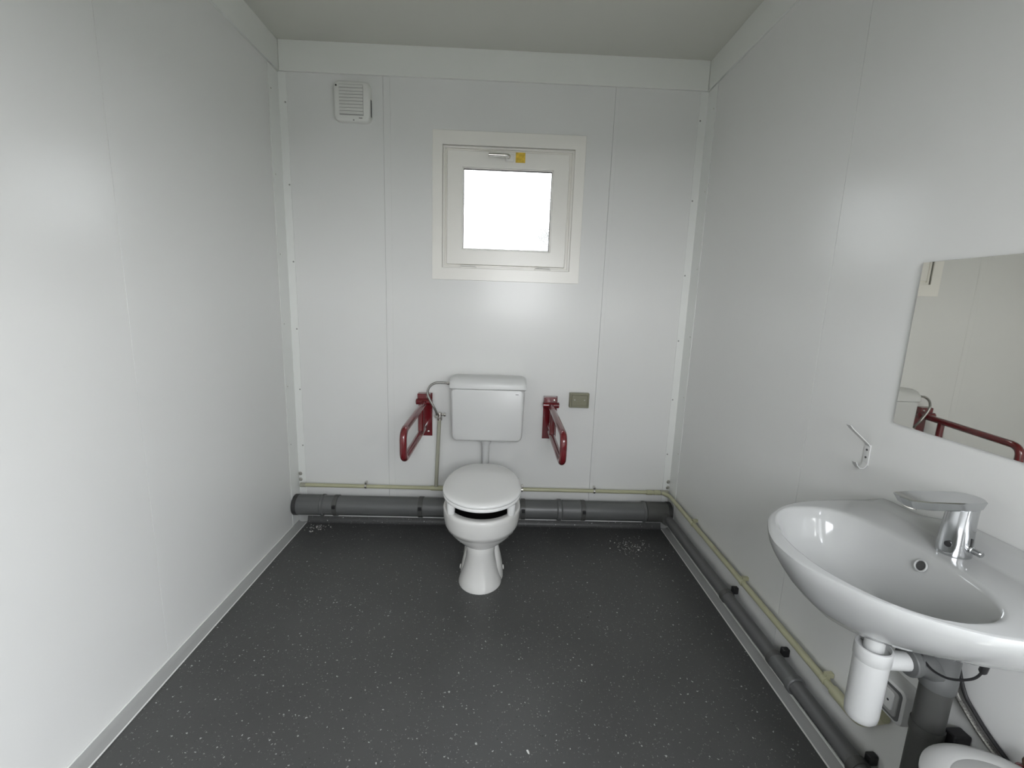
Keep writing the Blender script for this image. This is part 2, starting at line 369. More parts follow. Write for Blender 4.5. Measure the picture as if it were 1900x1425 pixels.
# skirting: low grey vinyl strip on the two long sides, dark upstand with white bead at the back
def skirting(name, x0, s, wdt, ye):
    P = [(0.0, .022), (.004, .0205), (.010, .013), (.020, .008), (wdt - .004, .0055), (wdt, .003), (wdt, 0), (0, 0)]
    bm = bmesh.new(); loft(bm, [[(x0 + s * x, y, z) for x, z in P] for y in (-.012, ye)])
    k = struct(link_bm(name, bm, M['skirt'], smooth=30))
    tubeo('edge_bead', [(x0 + s * (wdt - .001), -.03, .0035), (x0 + s * (wdt - .001), ye, .0035)], .0024, M['bead'], k, n=8)
    tubeo('sealing_bead', [(x0 + s * .002, -.11, .022), (x0 + s * .002, ye, .022)], .003, M['trim'], k, n=8)
    # corner end piece, turned up the wall
    P = [(0, 0), (wdt, 0), (wdt + .001, -.006), (wdt - .005, -.016), (wdt - .018, -.026), (0, -.034)]
    bm = bmesh.new(); loft(bm, [[(x0 + s * x, y, z) for x, y in P] for z in (0.0, .072)])
    link_bm('corner_piece', bm, M['skirt'], k, smooth=60)
    return k
skirting('baseboard_left', 0, 1, .045, YR); skirting('baseboard_right', W, -1, .036, DY1)
P = [(0, .039), (-.006, .039), (-.008, .025), (-.010, .014), (-.016, .004), (-.024, 0), (0, 0)]
bm = bmesh.new(); loft(bm, [[(x, y, z) for y, z in P] for x in (.044, W - .035)])
bbk = struct(link_bm('baseboard_back', bm, M['floor'], smooth=50))
bm = bmesh.new(); box(bm, .044, W - .035, -.0140, 0, .0385, .0465); link_bm('edge_bead', bm, M['bead'], bbk, bevel=.002)

# ------------------------------------------------------------------ window
w1 = setting('window_1', (1.175, 0, 1.5))
frameo('casing', (.778, 1.578, 1.435, 2.188), (.831, 1.523, 1.499, 2.119), -.007, 0.0, M['upvc'], w1, bevel=.0015)
frameo('window_frame', (.826, 1.530, 1.490, 2.126), (.866, 1.486, 1.528, 2.084), 0.016, 0.075, M['upvc'], w1, bevel=.002)
frameo('inner_lip', (.831, 1.525, 1.499, 2.119), (.843, 1.511, 1.510, 2.107), 0.006, 0.018, M['upvc'], w1, bevel=.002)
sash = frameo('sash', (.855, 1.497, 1.518, 2.094), (.936, 1.413, 1.598, 2.013), -0.004, 0.05, M['upvc'], w1, bevel=.004, seg=3)
frameo('glazing_bead', (.930, 1.419, 1.592, 2.019), (.9405, 1.4085, 1.6025, 2.0085), .004, 0.02, M['upvc'], sash, bevel=.002)
frameo('gasket', (.936, 1.413, 1.598, 2.013), (.943, 1.406, 1.605, 2.006), .0125, 0.024, M['gasket'], sash)
boxo('pane', .937, 1.412, .024, .030, 1.599, 2.012, M['glass'], sash)
for x in (.93, 1.335):
    hg = boxo('hinge', x, x + .086, -.010, .012, 1.499, 1.507, M['upvc'], w1, bevel=.002)
    boxo('hinge_cap', x + .004, x + .082, -.012, -.004, 1.5095, 1.5135, M['vent'], hg, bevel=.001)
# handle
hd = boxo('handle', 1.158, 1.204, -.014, -.004, 2.046, 2.082, M['upvc'], w1, bevel=.003)
bm = bmesh.new(); tube(bm, path_smooth([(1.176, -.012, 2.066), (1.176, -.040, 2.067), (1.072, -.044, 2.066)], .018, 6), .0088, 12)
link_bm('handle_lever', bm, M['nickel'], hd)
tag(boxo('sticker', 1.212, 1.262, -.0046, -.0035, 2.044, 2.094, M['yellow']), 'small square yellow sticker on the window sash beside the handle', 'sticker')

# outside, seen only as brightness through the pebbled pane and the doorway
struct(boxo('ground_outside', -30, 32, -32, 30, -0.30, -0.20, M['ground']))

nb = struct(boxo('building_outside', -6, 7, 9, 13, -.2, 3.40, M['hedge']))
boxo('eaves', -6.1, 7.1, 8.8, 13.1, 3.40, 3.80, M['grey_rim'], nb)
boxo('vent_pipe', 1.90, 2.45, 8.4, 8.9, 2.5, 3.02, M['grey_rim'], nb)

# ================================================================== FAN
vt = thing('extractor_fan', (.375, 0, 2.29), 'square white louvred extractor fan cover high on the back wall', 'fan')
def slab_xz(bm, cx, cz, w_, h_, r, prof):      # prof: (y, inset)
    rings = []
    for y, ins in prof:
        rings.append([(cx + x, y, cz + z) for x, z in rrect(w_ - 2 * ins, h_ - 2 * ins, max(r - ins, .002), 8)])
    loft(bm, rings)
bm = bmesh.new(); slab_xz(bm, .378, 2.293, .186, .186, .030, [(0, 0), (-.022, 0), (-.030, .004), (-.034, .012)])
link_bm('cover', bm, M['vent'], vt, smooth=40)
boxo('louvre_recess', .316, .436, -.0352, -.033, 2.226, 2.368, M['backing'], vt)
for k in range(9):
    z = 2.232 + k * .0152
    bm = bmesh.new()
    vs = [(.317, -.035, z), (.317, -.0395, z - .001), (.317, -.0405, z + .001), (.317, -.0365, z + .0122)]
    loft(bm, [vs, [(.435, y, zz) for _, y, zz in vs]]); link_bm('slat', bm, M['vent'], vt)
boxo('side_slot', .4705, .4718, -.026, -.012, 2.225, 2.305, M['ink'], vt)
latheo('indicator', (.302, -.034, 2.362), (0, -1, 0), [(0, .0045), (.001, .0045)], M['black'], vt, n=12)
boxo('maker_mark', .412, .430, -.0346, -.0335, 2.2135, 2.2165, M['ink'], vt)
latheo('screw', (.386, -.034, 2.2045), (0, -1, 0), [(0, .0035), (.0008, .0035)], M['steel'], vt, n=10)

# ================================================================== CISTERN
cis = thing('cistern', (1.1, 0, .55), 'white plastic cistern with raised lid mounted on the back wall above the toilet', 'cistern')
def sq(cx, z, hw_top, y0, y1, r):   # rounded rect outline in plan, back edge at y0 (wall), front at y1
    w_, d_ = hw_top * 2, y0 - y1
    return [(cx + x, (y0 + y1) / 2 + y, z) for x, y in rrect(w_, d_, r, 6)]
cx = 1.1
# tank as a loft of upright rounded slices (front view is a rounded rectangle, slightly narrower below)
def tank_ring(y, ins):
    out = []
    for x, z in rrect(.404 - 2 * ins, .300 - 2 * ins, max(.032 - ins, .004), 8):
        k = 1 - .045 * (1 - (z + .15) / .30)
        out.append((cx + x * k, y, .714 + z))
    return out
bm = bmesh.new(); loft(bm, [tank_ring(-.0, .0), tank_ring(-.128, 0), tank_ring(-.140, .002), tank_ring(-.147, .007), tank_ring(-.150, .014)])
link_bm('tank', bm, M['plastic'], cis, smooth=50)
bm = bmesh.new()
prof = [(.0, .914), (-.050, .921), (-.110, .923), (-.134, .915), (-.149, .900), (-.1555, .880), (-.1560, .8605), (-.150, .856), (0, .856)]
L_, Rr = [], []
rings = []
for i in range(9):
    t = i / 8; x = -.206 + .412 * t; e = max(0, abs(t - .5) * 2 - .92) / .08 if abs(t - .5) * 2 > .92 else 0
    rings.append([(cx + x, y * (1 - .03 * e), .856 + (z - .856) * (1 - .10 * e)) for y, z in prof])
xs = [-.207, -.204, -.197, -.18, 0, .18, .197, .204, .207]
rings = []
for x in xs:
    e = max(0.0, (abs(x) - .18) / .027) ** 2
    rings.append([(cx + x, y * (1 - .05 * e), .856 + (z - .856) * (1 - .22 * e)) for y, z in prof])
loft(bm, rings); lid = link_bm('lid', bm, M['plastic'], cis, smooth=40)
boxo('lid_seam', cx - .2, cx + .2, -.1485, -.01, .852, .857, M['backing'], cis)
boxo('maker_mark', 1.250, 1.266, -.1505, -.149, .832, .8345, M['ink'], cis)
# flush pipe down to the pan
fp = thing('flush_pipe', (1.094, -.075, .40), 'short white flush pipe between cistern and toilet pan', 'pipe')
latheo('collar', (1.094, -.078, .564), (0, 0, -1), [(0, .028), (.022, .028), (.030, .024), (.033, .0235)], M['plastic2'], fp)
tubeo('pipe', path_smooth([(1.094, -.078, .556), (1.094, -.078, .345), (1.094, -.19, .335)], .05, 6), .020, M['plastic2'], fp, n=20)

# ================================================================== TOILET PAN
tp = thing('toilet', (1.094, -.5, 0), 'white ceramic toilet with raised seat and closed lid against the back wall', 'toilet')
TX = 1.094
def egg(z, yf, yb, hw, n=48, p=2.0, yc=None, taper=0.0):
    """outline: half-ellipse front, softer squarer back"""
    if yc is None: yc = yf + min(hw * 1.08, (yb - yf) * .5)
    out = []
    for k in range(n):
        a = 2 * PI * k / n; cs, sn = math.cos(a), math.sin(a)
        if sn <= 0: x = hw * cs; y = yc + (yc - yf) * sn
        else:
            q = 2.6; x = hw * (1 - taper * abs(sn) ** 1.5) * math.copysign(abs(cs) ** (2 / q), cs); y = yc + (yb - yc) * sn ** (2 / q)
        out.append((TX + x, y, z))
    return out
bm = bmesh.new()
rings = [egg(.190, -.628, -.33, .070), egg(.198, -.640, -.30, .092), egg(.212, -.653, -.27, .118), egg(.232, -.668, -.25, .143),
         egg(.252, -.679, -.24, .158), egg(.271, -.687, -.235, .167), egg(.273, -.692, -.235, .171), egg(.295, -.697, -.235, .177), egg(.33, -.702, -.235, .182),
         egg(.362, -.704, -.235, .184), egg(.377, -.703, -.236, .1835), egg(.384, -.699, -.238, .181), egg(.3865, -.692, -.24, .176),
         egg(.386, -.670, -.255, .158), egg(.383, -.665, -.260, .153), egg(.36, -.664, -.262, .152), egg(.30, -.656, -.28, .144), egg(.245, -.62, -.32, .117), egg(.222, -.56, -.38, .079), egg(.207, -.54, -.42, .049)]
loft(bm, rings, True, True)
# pedestal: front column flaring to the foot
rings = [egg(.200, -.632, -.34, .072, yc=-.56), egg(.188, -.637, -.34, .0705, yc=-.56), egg(.165, -.636, -.36, .066, yc=-.56), egg(.12, -.634, -.40, .070, yc=-.55), egg(.07, -.642, -.42, .082, yc=-.55),
         egg(.035, -.656, -.42, .093, yc=-.55), egg(.012, -.668, -.42, .1015, yc=-.55), egg(0.0, -.670, -.42, .103, yc=-.55)]
loft(bm, rings, True, True)
# rear body and outlet trap behind the column
rings = [egg(.0, -.56, -.20, .098, yc=-.42), egg(.03, -.55, -.20, .096, yc=-.42), egg(.09, -.535, -.19, .088, yc=-.40), egg(.14, -.52, -.17, .084, yc=-.38), egg(.185, -.40, -.16, .088, yc=-.30), egg(.26, -.275, -.15, .12, yc=-.215),
         egg(.34, -.268, -.15, .150, yc=-.21), egg(.384, -.266, -.152, .152, yc=-.21), egg(.3855, -.262, -.158, .148, yc=-.21)]
loft(bm, rings, True, True)
for v in bm.verts:      # rim sits a little lower than the raised seat's buffers
    if v.co.z > .2: v.co.z = .2 + (v.co.z - .2) * .925
    if .17 < v.co.z < .30: v.co.z += .012 * (1 - abs(v.co.z - .22) / .08) if abs(v.co.z - .22) < .08 else 0
pan = link_bm('bowl', bm, M['ceramic_pan'], tp, smooth=60)
bm = bmesh.new(); rr = [egg(.3705, -.6625, -.262, .1505), egg(.36, -.6605, -.266, .148), egg(.31, -.650, -.28, .140), egg(.268, -.61, -.32, .113), egg(.245, -.56, -.38, .078), egg(.236, -.53, -.42, .045)]  # added liner: its dark colour stands in for shade inside the bowl
loft(bm, rr, False, True); tag(link_bm('bowl_shade_liner', bm, M['bowl_shade'], tp, smooth=60), 'added dark liner painting the shade inside the bowl, seen through the gap under the seat')
# the base's side bulge with its floor-fixing recess (seen to the right of the column)
for s in (-1, 1):
    bm = bmesh.new(); rr = []
    for z, yo, hwy, xo in ((0, 0, .085, .112), (.03, 0, .083, .110), (.07, .004, .074, .104), (.105, .01, .058, .096), (.145, .018, .036, .084), (.165, .022, .012, .068)):
        xo -= .012 if s < 0 else 0
        rr.append([(TX + s * (.04 + (xo - .04) * max(0, math.sin(PI * k / 11)) ** .6), -.50 + yo - hwy * math.cos(PI * k / 11), z) for k in range(12)])
    loft(bm, rr); lg = link_bm('foot_flank', bm, M['ceramic_pan'], tp, smooth=60)
    latheo('fixing_cap', (TX + s * (.1085 if s > 0 else .0965), -.515, .045), (s, 0, .1), [(0, .012), (.004, .011), (.006, .006)], M['ceramic_pan'], tp, n=14)
latheo('outlet', (1.094, -.17, .135), (0, 1, 0), [(-.05, .052), (.05, .052), (.05, .058), (.08, .058)], M['ceramic_pan'], tp)
# seat ring, raised on four long buffers
def seat_out(z, ins, hw=.183, yf=-.722, yb=-.235):
    out = []; n = 64; yc = -.52
    for k in range(n):
        a = 2 * PI * k / n; cs, sn = math.cos(a), math.sin(a)
        if sn <= 0: x = (hw - ins) * cs; y = yc + (yc - (yf + ins)) * sn
        else:
            v = sn ** (2 / 2.9); q = (hw - ins) * math.copysign(abs(cs) ** (2 / 2.9), cs)
            x = q * (1 - .20 * v ** 2.2); y = yc + (yb - ins - yc) * v
        out.append((TX + x, y, z(y) if callable(z) else z))
    return out
def zs(base): return lambda y: base + .035 * max(0, (y + .722)) * .9
bm = bmesh.new()
O = [seat_out(zs(.4245), .004), seat_out(zs(.428), 0), seat_out(zs(.437), 0), seat_out(zs(.4405), .004)]
I = [seat_out(zs(.4405), .058), seat_out(zs(.4245), .060)]
R = [[bm.verts.new(p) for p in r] for r in O + I]
for i in range(len(R)):
    A, B = R[i], R[(i + 1) % len(R)]
    for j in range(64): bm.faces.new((A[j], A[(j + 1) % 64], B[(j + 1) % 64], B[j]))
st = link_bm('seat', bm, M['seat'], tp, smooth=50)
for s in (-1, 1):
    for y, xo in ((-.612, .136), (-.33, .130)):
        bm = bmesh.new()
        rr = [[(TX + s * xo + x * k, y + yy * k, z) for x, yy in rrect(.036, .048, .013, 4)] for z, k in ((.3715, .82), (.376, .95), (.426, 1.1))]
        loft(bm, rr); link_bm('buffer', bm, M['seat'], st, smooth=50)
    latheo('hinge', (TX + s * .075, -.222, .386), (0, 0, 1), [(-.01, .016), (.035, .014), (.055, .014), (.062, .010)], M['seat'], tp, n=16)
bm = bmesh.new()
rings = [seat_out(zs(.4425), .006), seat_out(zs(.4425), .0015), seat_out(zs(.447), -.0015), seat_out(zs(.453), -.001), seat_out(zs(.4575), .003), seat_out(zs(.461), .012), seat_out(zs(.4632), .030), seat_out(zs(.4640), .06), seat_out(zs(.4640), .12)]
loft(bm, rings); link_bm('lid', bm, M['seat'], tp, smooth=60)

# ================================================================== GRAB RAILS (fold-down, dark red)
def grab_rail(x, dx, label):
    g = thing('grab_rail', (x, 0, .675), label, 'grab rail', 'fold-down grab rails beside the toilet')
    s = 1
    boxo('wall_plate', x - .040, x + .040, -.006, 0, .548, .802, M['red'], g, bevel=.0015)
    bm = bmesh.new(); box(bm, x - .040, x + .034, -.040, -.006, .768, .802); link_bm('bracket', bm, M['red'], g, bevel=.004)
    latheo('hinge_barrel', (x - .047, -.042, .757), (1, 0, 0), [(0, .012), (.003, .017), (.091, .017), (.094, .012)], M['red'], g, n=20)
    # the loop: top tube, rounded end, lower tube and the strut that joins them near the wall
    xe = x + dx
    pts = path_smooth([(x, -.045, .750), (xe, -.525, .724), (xe, -.525, .582), (x + dx * .08, -.075, .606)], .050, 10)
    bm = bmesh.new(); tube(bm, pts, .0172, 20); link_bm('rail', bm, M['red'], g)
    bm = bmesh.new(); tube(bm, [(x + dx * .2, -.135, .744), (x + dx * .2, -.135, .607)], .0165, 18); link_bm('strut', bm, M['red'], g)
    latheo('stop_pad', (x + dx * .08, -.075, .606), (0, 1, 0), [(0, .0172), (.03, .014), (.069, .014)], M['red'], g, n=16)
    for z in (.785, .575):
        latheo('fixing_screw', (x + .018, -.006 if z < .7 else -.040, z), (0, -1, 0), [(0, .006), (.003, .005), (.004, .002)], M['nickel'], g, n=10)
    return g
grab_rail(.741, -.016, 'dark red fold-down grab rail left of the toilet, behind the steel hose')
grab_rail(1.457, .010, 'dark red fold-down grab rail right of the toilet, beside the olive socket')

# ================================================================== OLIVE SOCKET on the back wall
sk = thing('socket_cover', (1.62, 0, .785), 'small olive-grey rectangular socket cover right of the right grab rail', 'socket')
boxo('box', 1.563, 1.676, -.030, 0, .742, .828, M['olive'], sk, bevel=.004, seg=3)
frameo('flap', (1.566, 1.673, .745, .825), (1.574, 1.665, .753, .817), -.036, -.030, M['olive'], sk, bevel=.0015)
boxo('flap_panel', 1.576, 1.663, -.0345, -.030, .755, .815, M['olive'], sk, bevel=.001)
for x in (1.592, 1.648): latheo('screw', (x, -.0345, .790), (0, -1, 0), [(0, .004), (.002, .0035)], M['nickel'], sk, n=10)

# ================================================================== THICK GREY DRAIN on the back wall
dp = thing('drain_pipe', (1.1, -.07, .137), 'thick grey drain pipe running along the foot of the back wall behind the toilet', 'pipe')
PY, PZ, PR = -.072, .137, .0555
def xcyl(name, x0, x1, r, m, parent, cham=.002, y=PY, z=PZ):
    return latheo(name, (x0, y, z), (1, 0, 0), [(0, r - cham), (cham, r), (x1 - x0 - cham, r), (x1 - x0, r - cham)], m, parent, n=40)
xcyl('pipe', .03, 1.02, PR, M['grey_pvc'], dp); xcyl('pipe', 1.17, 2.09, PR, M['grey_pvc'], dp)
xcyl('end_cap', .004, .028, PR + .004, M['grey_rim'], dp); xcyl('socket', .022, .165, PR + .0025, M['grey_pvc'], dp)
xcyl('socket_bead', .155, .178, PR + .006, M['grey_pvc'], dp, .006)
xcyl('tee', 1.0, 1.20, PR + .004, M['grey_pvc2'], dp)
xcyl('socket_bead', 1.185, 1.215, PR + .008, M['grey_pvc'], dp, .006)
xcyl('socket', 1.215, 1.30, PR + .004, M['grey_pvc'], dp)
xcyl('socket_bead', 1.515, 1.545, PR + .007, M['grey_pvc'], dp, .006); xcyl('socket', 1.545, 1.655, PR + .003, M['grey_pvc'], dp)
xcyl('socket_bead', 2.02, 2.04, PR + .006, M['grey_pvc'], dp, .006); xcyl('elbow', 2.04, 2.165, PR + .003, M['grey_pvc2'], dp)
xcyl('end_cap', 2.163, 2.186, PR + .005, M['grey_rim'], dp)
def clamp(x):
    c_ = xcyl('clamp', x - .013, x + .013, PR + .004, M['grey_pvc2'], dp, .001)
    boxo('clamp_catch', x - .009, x + .009, PY - PR - .012, PY - PR + .004, PZ + .006, PZ + .024, M['black'], c_, bevel=.002)
    boxo('clamp_foot', x - .012, x + .012, PY + .03, -.001, PZ - .02, PZ + .02, M['grey_pvc2'], c_)
for x in (.243, .728, 1.318, 1.668): clamp(x)
latheo('branch', (2.150, -.085, .120), (0, -1, 0), [(0, .034), (.055, .034), (.060, .031), (.066, .031)], M['grey_pvc2'], dp, n=28)

# ================================================================== THIN GREY WASTE PIPE on the right wall
wp = thing('waste_pipe', (2.155, -.9, .122), 'slim grey waste pipe clipped low along the foot of the right wall', 'pipe')
WX, WZ, WR = 2.155, .122, .0248
def ycyl(name, y0, y1, r, m, parent, cham=.002, x=WX, z=WZ, n=28):
    return latheo(name, (x, y0, z), (0, -1, 0), [(0, r - cham), (cham, r), (abs(y1 - y0) - cham, r), (abs(y1 - y0), r - cham)], m, parent, n=n)
pp = ycyl('pipe', -.135, -1.655, WR, M['print_pvc'], wp)
# keep the print's object space on the pipe axis
for v in pp.data.vertices: v.co -= Vector((WX, 0, WZ))
pp.location = (WX, 0, WZ)
ycyl('socket', -1.172, -1.285, WR + .0035, M['grey_pvc'], wp); ycyl('socket_bead', -1.268, -1.290, WR + .0065, M['grey_pvc'], wp, .003)
for y in (-.825, -1.170, -1.545):
    c_ = ycyl('clip', y + .011, y - .011, WR + .0045, M['grey_pvc2'], wp, .001)
    bm = bmesh.new(); box(bm, 2.174, 2.199, y - .010, y + .010, .136, .166); link_bm('clip_block', bm, M['black'], c_, bevel=.004)

# ================================================================== BEIGE WATER PIPES
CY, CZ, CR = -.022, .236, .0112
def pipe_clip(p, c_, up, m=None):
    a = Vector(c_); r = CR + .003
    bm = bmesh.new()
    if up == 'back':
        lathe(bm, (a.x - .006, a.y, a.z), (1, 0, 0), [(0, r), (.012, r)], 16); box(bm, a.x - .006, a.x + .006, a.y - .006, 0, a.z + r - .004, a.z + r + .012)
    else:
        lathe(bm, (a.x, a.y + .007, a.z), (0, -1, 0), [(0, r), (.014, r)], 16); box(bm, a.x - .004, W - .001, a.y - .007, a.y + .007, a.z + r - .004, a.z + r + .011)
    return link_bm('clip', bm, m or M['beige2'], p, bevel=.0015)
w1p = thing('water_pipe', (.4, CY, CZ), 'beige coated water pipe left of the toilet with riser up to the cistern hose', 'pipe')
bm = bmesh.new(); tube(bm, [(.022, CY, CZ), (.90, CY, CZ - .003)], CR, 18); link_bm('pipe', bm, M['beige'], w1p)
bm = bmesh.new(); tube(bm, [(.8055, CY, CZ), (.823, CY, .655)], CR * .98, 18); link_bm('riser', bm, M['beige2'], w1p)
latheo('tee', (.775, CY, CZ - .003), (1, 0, 0), [(0, CR + .003), (.085, CR + .003)], M['beige'], w1p, n=18)
latheo('end_socket', (.018, CY, CZ), (1, 0, 0), [(0, .013), (.03, .013)], M['beige2'], w1p, n=18)
pipe_clip(w1p, (.396, CY, CZ), 'back', M['nickel'])
vv = latheo('valve', (.825, CY, .648), (0, 0, 1), [(0, .014), (.012, .015), (.014, .011), (.030, .011), (.044, .010), (.046, .006)], M['nickel'], w1p, n=14)
latheo('valve_knob', (.835, CY, .680), (1, 0, 0), [(0, .006), (.012, .006), (.014, .011), (.024, .011)], M['nickel'], vv, n=8)
latheo('valve_outlet', (.822, CY - .004, .676), (-.6, -1, 0), [(0, .008), (.018, .008), (.018, .0105), (.032, .0105)], M['nickel'], vv, n=8)
w2p = thing('water_pipe', (1.7, CY, CZ), 'beige coated water pipe right of the toilet along the back wall', 'pipe')
bm = bmesh.new(); tube(bm, [(1.20, CY, CZ + .002), (2.16, CY, CZ)], CR, 18); link_bm('pipe', bm, M['beige'], w2p)
for x0 in (2.055, 2.10): latheo('fitting', (x0, CY, CZ), (1, 0, 0), [(0, CR + .002), (.002, CR + .0035), (.035, CR + .0035), (.037, CR + .002)], M['beige'], w2p, n=18)
latheo('end_socket', (2.14, CY, CZ), (1, 0, 0), [(0, .0145), (.045, .0145), (.047, .012)], M['beige2'], w2p, n=18)
for x in (1.312, 1.742): pipe_clip(w2p, (x, CY, CZ), 'back', M['nickel'])
w3p = thing('water_pipe', (2.178, -.9, .236), 'beige coated water pipe climbing forward along the right wall', 'pipe')
bm = bmesh.new(); tube(bm, path_smooth([(2.150, CY - .005, CZ), (2.178, -.07, CZ), (2.178, -1.42, .222)], .03, 5), CR, 18); link_bm('pipe', bm, M['beige'], w3p)
for y, z in ((-.40, .233), (-.885, .228), (-1.365, .224)): pipe_clip(w3p, (2.178, y, z), 'side', M['beige'])
bm = bmesh.new(); tube(bm, path_smooth([(2.178, -1.40, .222), (2.178, -1.50, .221), (2.180, -1.53, .26), (2.181, -1.56, .30)], .04, 6), .0155, 18); link_bm('elbow', bm, M['beige'], w3p)

# braided hose: valve to cistern
hs = thing('braided_hose', (.80, -.05, .68), 'thin braided steel hose looping from the valve into the cistern', 'hose')
hp = catmull([(.813, -.050, .682), (.812, -.062, .70), (.800, -.075, .735), (.776, -.078, .780), (.765, -.078, .815), (.776, -.078, .850), (.806, -.076, .872), (.850, -.074, .875), (.884, -.074, .872)], 8)
tubeo('hose', hp, .0062, M['braid'], hs, n=12)
latheo('ferrule', (.872, -.074, .873), (1, 0, -.05), [(0, .0072), (.008, .0085), (.024, .0085)], M['nickel'], hs, n=12)
latheo('ferrule', (.813, -.049, .668), (0, 0, 1), [(0, .0085), (.018, .0085), (.024, .007)], M['nickel'], hs, n=12)

# ================================================================== WASHBASIN on the right wall
SX, SY = 1.985, -1.695
bs = thing('washbasin', (W, SY, .70), 'white oval ceramic washbasin mounted on the right wall below the mirror', 'washbasin')
prof_out = [(0.0, 1.7545), (.03, 1.756), (.055, 1.762), (.085, 1.774), (.13, 1.799), (.155, 1.817), (.179, 1.840), (.2135, 1.885), (.243, 1.948), (.258, 2.03), (.264, 2.10), (.266, 2.1985)]
# outer outline as a closed fan of points around (SX, SY)
def outline_outer():
    import bisect
    left = [(x, SY + u) for u, x in prof_out]
    pts = []
    # densify with catmull
    c_ = catmull([(x, y, 0) for x, y in left], 6)
    half = [(p.x, p.y) for p in c_]
    back = [(2.1985, SY + .266 * (1 - k / 8)) for k in range(1, 9)]
    half += back                       # from front centre, round the far end, along the wall to the middle
    other = [(x, 2 * SY - y) for x, y in reversed(half[1:-1])]
    return half + other
OUT = outline_outer(); NO = len(OUT)
def polar_resample(pts, cxy, n):
    """radius of the polygon pts seen from cxy at n equal angles"""
    cx_, cy_ = cxy; res = []
    for k in range(n):
        a = 2 * PI * k / n; dx, dy = math.cos(a), math.sin(a); best = 0
        for i in range(len(pts)):
            x1, y1 = pts[i][0] - cx_, pts[i][1] - cy_; x2, y2 = pts[(i + 1) % len(pts)][0] - cx_, pts[(i + 1) % len(pts)][1] - cy_
            ex, ey = x2 - x1, y2 - y1; den = dx * ey - dy * ex
            if abs(den) < 1e-12: continue
            t = (x1 * ey - y1 * ex) / den; s = (x1 * dy - y1 * dx) / den
            if t > 0 and -1e-9 <= s <= 1 + 1e-9: best = max(best, t)
        res.append(best)
    return res
NS = 120; BC = (1.925, SY)
RO = polar_resample(OUT, BC, NS)
inner = []     # bowl opening: straight back edge, oval front
for k in range(160):
    a = 2 * PI * k / 160; cs, sn = math.cos(a), math.sin(a)
    if cs < 0: inner.append((1.932 + .142 * cs, SY + .207 * sn))
    else: inner.append((1.932 + .128 * abs(cs) ** (2 / 3.0), SY + .207 * math.copysign(abs(sn) ** (2 / 2.2), sn)))
RI = polar_resample(inner, BC, NS)
ANG = [2 * PI * k / NS for k in range(NS)]
def sstep(a, b, x): t = min(1, max(0, (x - a) / (b - a))); return t * t * (3 - 2 * t)
def deck(x, y):     # raised ledge along the wall, growing towards the near end; the rest of the deck is level
    led = sstep(2.150, 2.176, x) * (.004 + .034 * sstep(-1.50, -1.66, y))
    return .840 + led
def pts_r(fr, fz):
    out = []
    for k, a_ in enumerate(ANG):
        r = fr(k); x, y = BC[0] + r * math.cos(a_), BC[1] + r * math.sin(a_)
        x = min(x, 2.1985); out.append((x, y, fz(x, y)))
    return out
def low(s, back, z):      # underside rings: shrink towards the drain, less so on the wall side
    def f(k):
        c_ = max(0, math.cos(ANG[k])); ss = s + (back - s) * c_ ** 1.2; return RO[k] * ss
    return pts_r(f, lambda x, y: z)
DR = (1.985, SY)
def shift(r, t):          # move ring towards the drain's x
    return [(x + (DR[0] - BC[0]) * t, y, z) for x, y, z in r]
rings = [shift(pts_r(lambda k: .024, lambda x, y: .6885), 1), shift(low(.22, .30, .6885), .8), low(.42, .55, .701), low(.60, .78, .728), low(.76, .93, .758), low(.87, .985, .785), low(.94, 1, .804), low(.982, 1, .819),
         pts_r(lambda k: RO[k], lambda x, y: .831), pts_r(lambda k: RO[k] * .9985, lambda x, y: min(deck(x, y), .8385) if x < 2.15 else deck(x, y) - .006),
         pts_r(lambda k: RO[k] - .004, lambda x, y: deck(x, y))]
for t in (.12, .22, .30, .36, .42, .48, .56, .68, .80, .92):
    rings.append(pts_r(lambda k, t=t: (RO[k] - .004) * (1 - t) + (RI[k] + .004) * t, lambda x, y: deck(x, y) - .0 ))
rings += [pts_r(lambda k: RI[k] + .002, lambda x, y: .8385), pts_r(lambda k: RI[k] - .001, lambda x, y: .835), pts_r(lambda k: RI[k] * .975 - .003, lambda x, y: .824), pts_r(lambda k: RI[k] * .94 - .005, lambda x, y: .806),
          pts_r(lambda k: RI[k] * .88 - .004, lambda x, y: .778), pts_r(lambda k: RI[k] * .74, lambda x, y: .746), shift(pts_r(lambda k: RI[k] * .52, lambda x, y: .720), .3), shift(pts_r(lambda k: RI[k] * .30, lambda x, y: .707), .7), shift(pts_r(lambda k: .030, lambda x, y: .702), 1), shift(pts_r(lambda k: .022, lambda x, y: .695), 1)]
bm = bmesh.new(); loft(bm, rings)
link_bm('bowl', bm, M['ceramic'], bs, smooth=55)
latheo('waste_grate', (DR[0], SY, .697), (0, 0, 1), [(0, .026), (.004, .028), (.006, .025), (.0055, .010)], M['nickel'], bs, n=24)
# overflow hole in the back of the bowl; a dark disc paints its shade
ofc = Vector((2.0475, SY - .004, .813)); od = Vector((-1, 0, .42)).normalized()
bm = bmesh.new(); lathe(bm, ofc - od * .006, od, [(0, .0100), (.0065, .0100)], 20); link_bm('overflow_hole', bm, M['ink'], bs)
bm = bmesh.new(); tube(bm, ringpts(ofc + od * .002, od, .0118, 24), .0018, 8, closed=True); link_bm('overflow_rim', bm, M['ceramic'], bs)

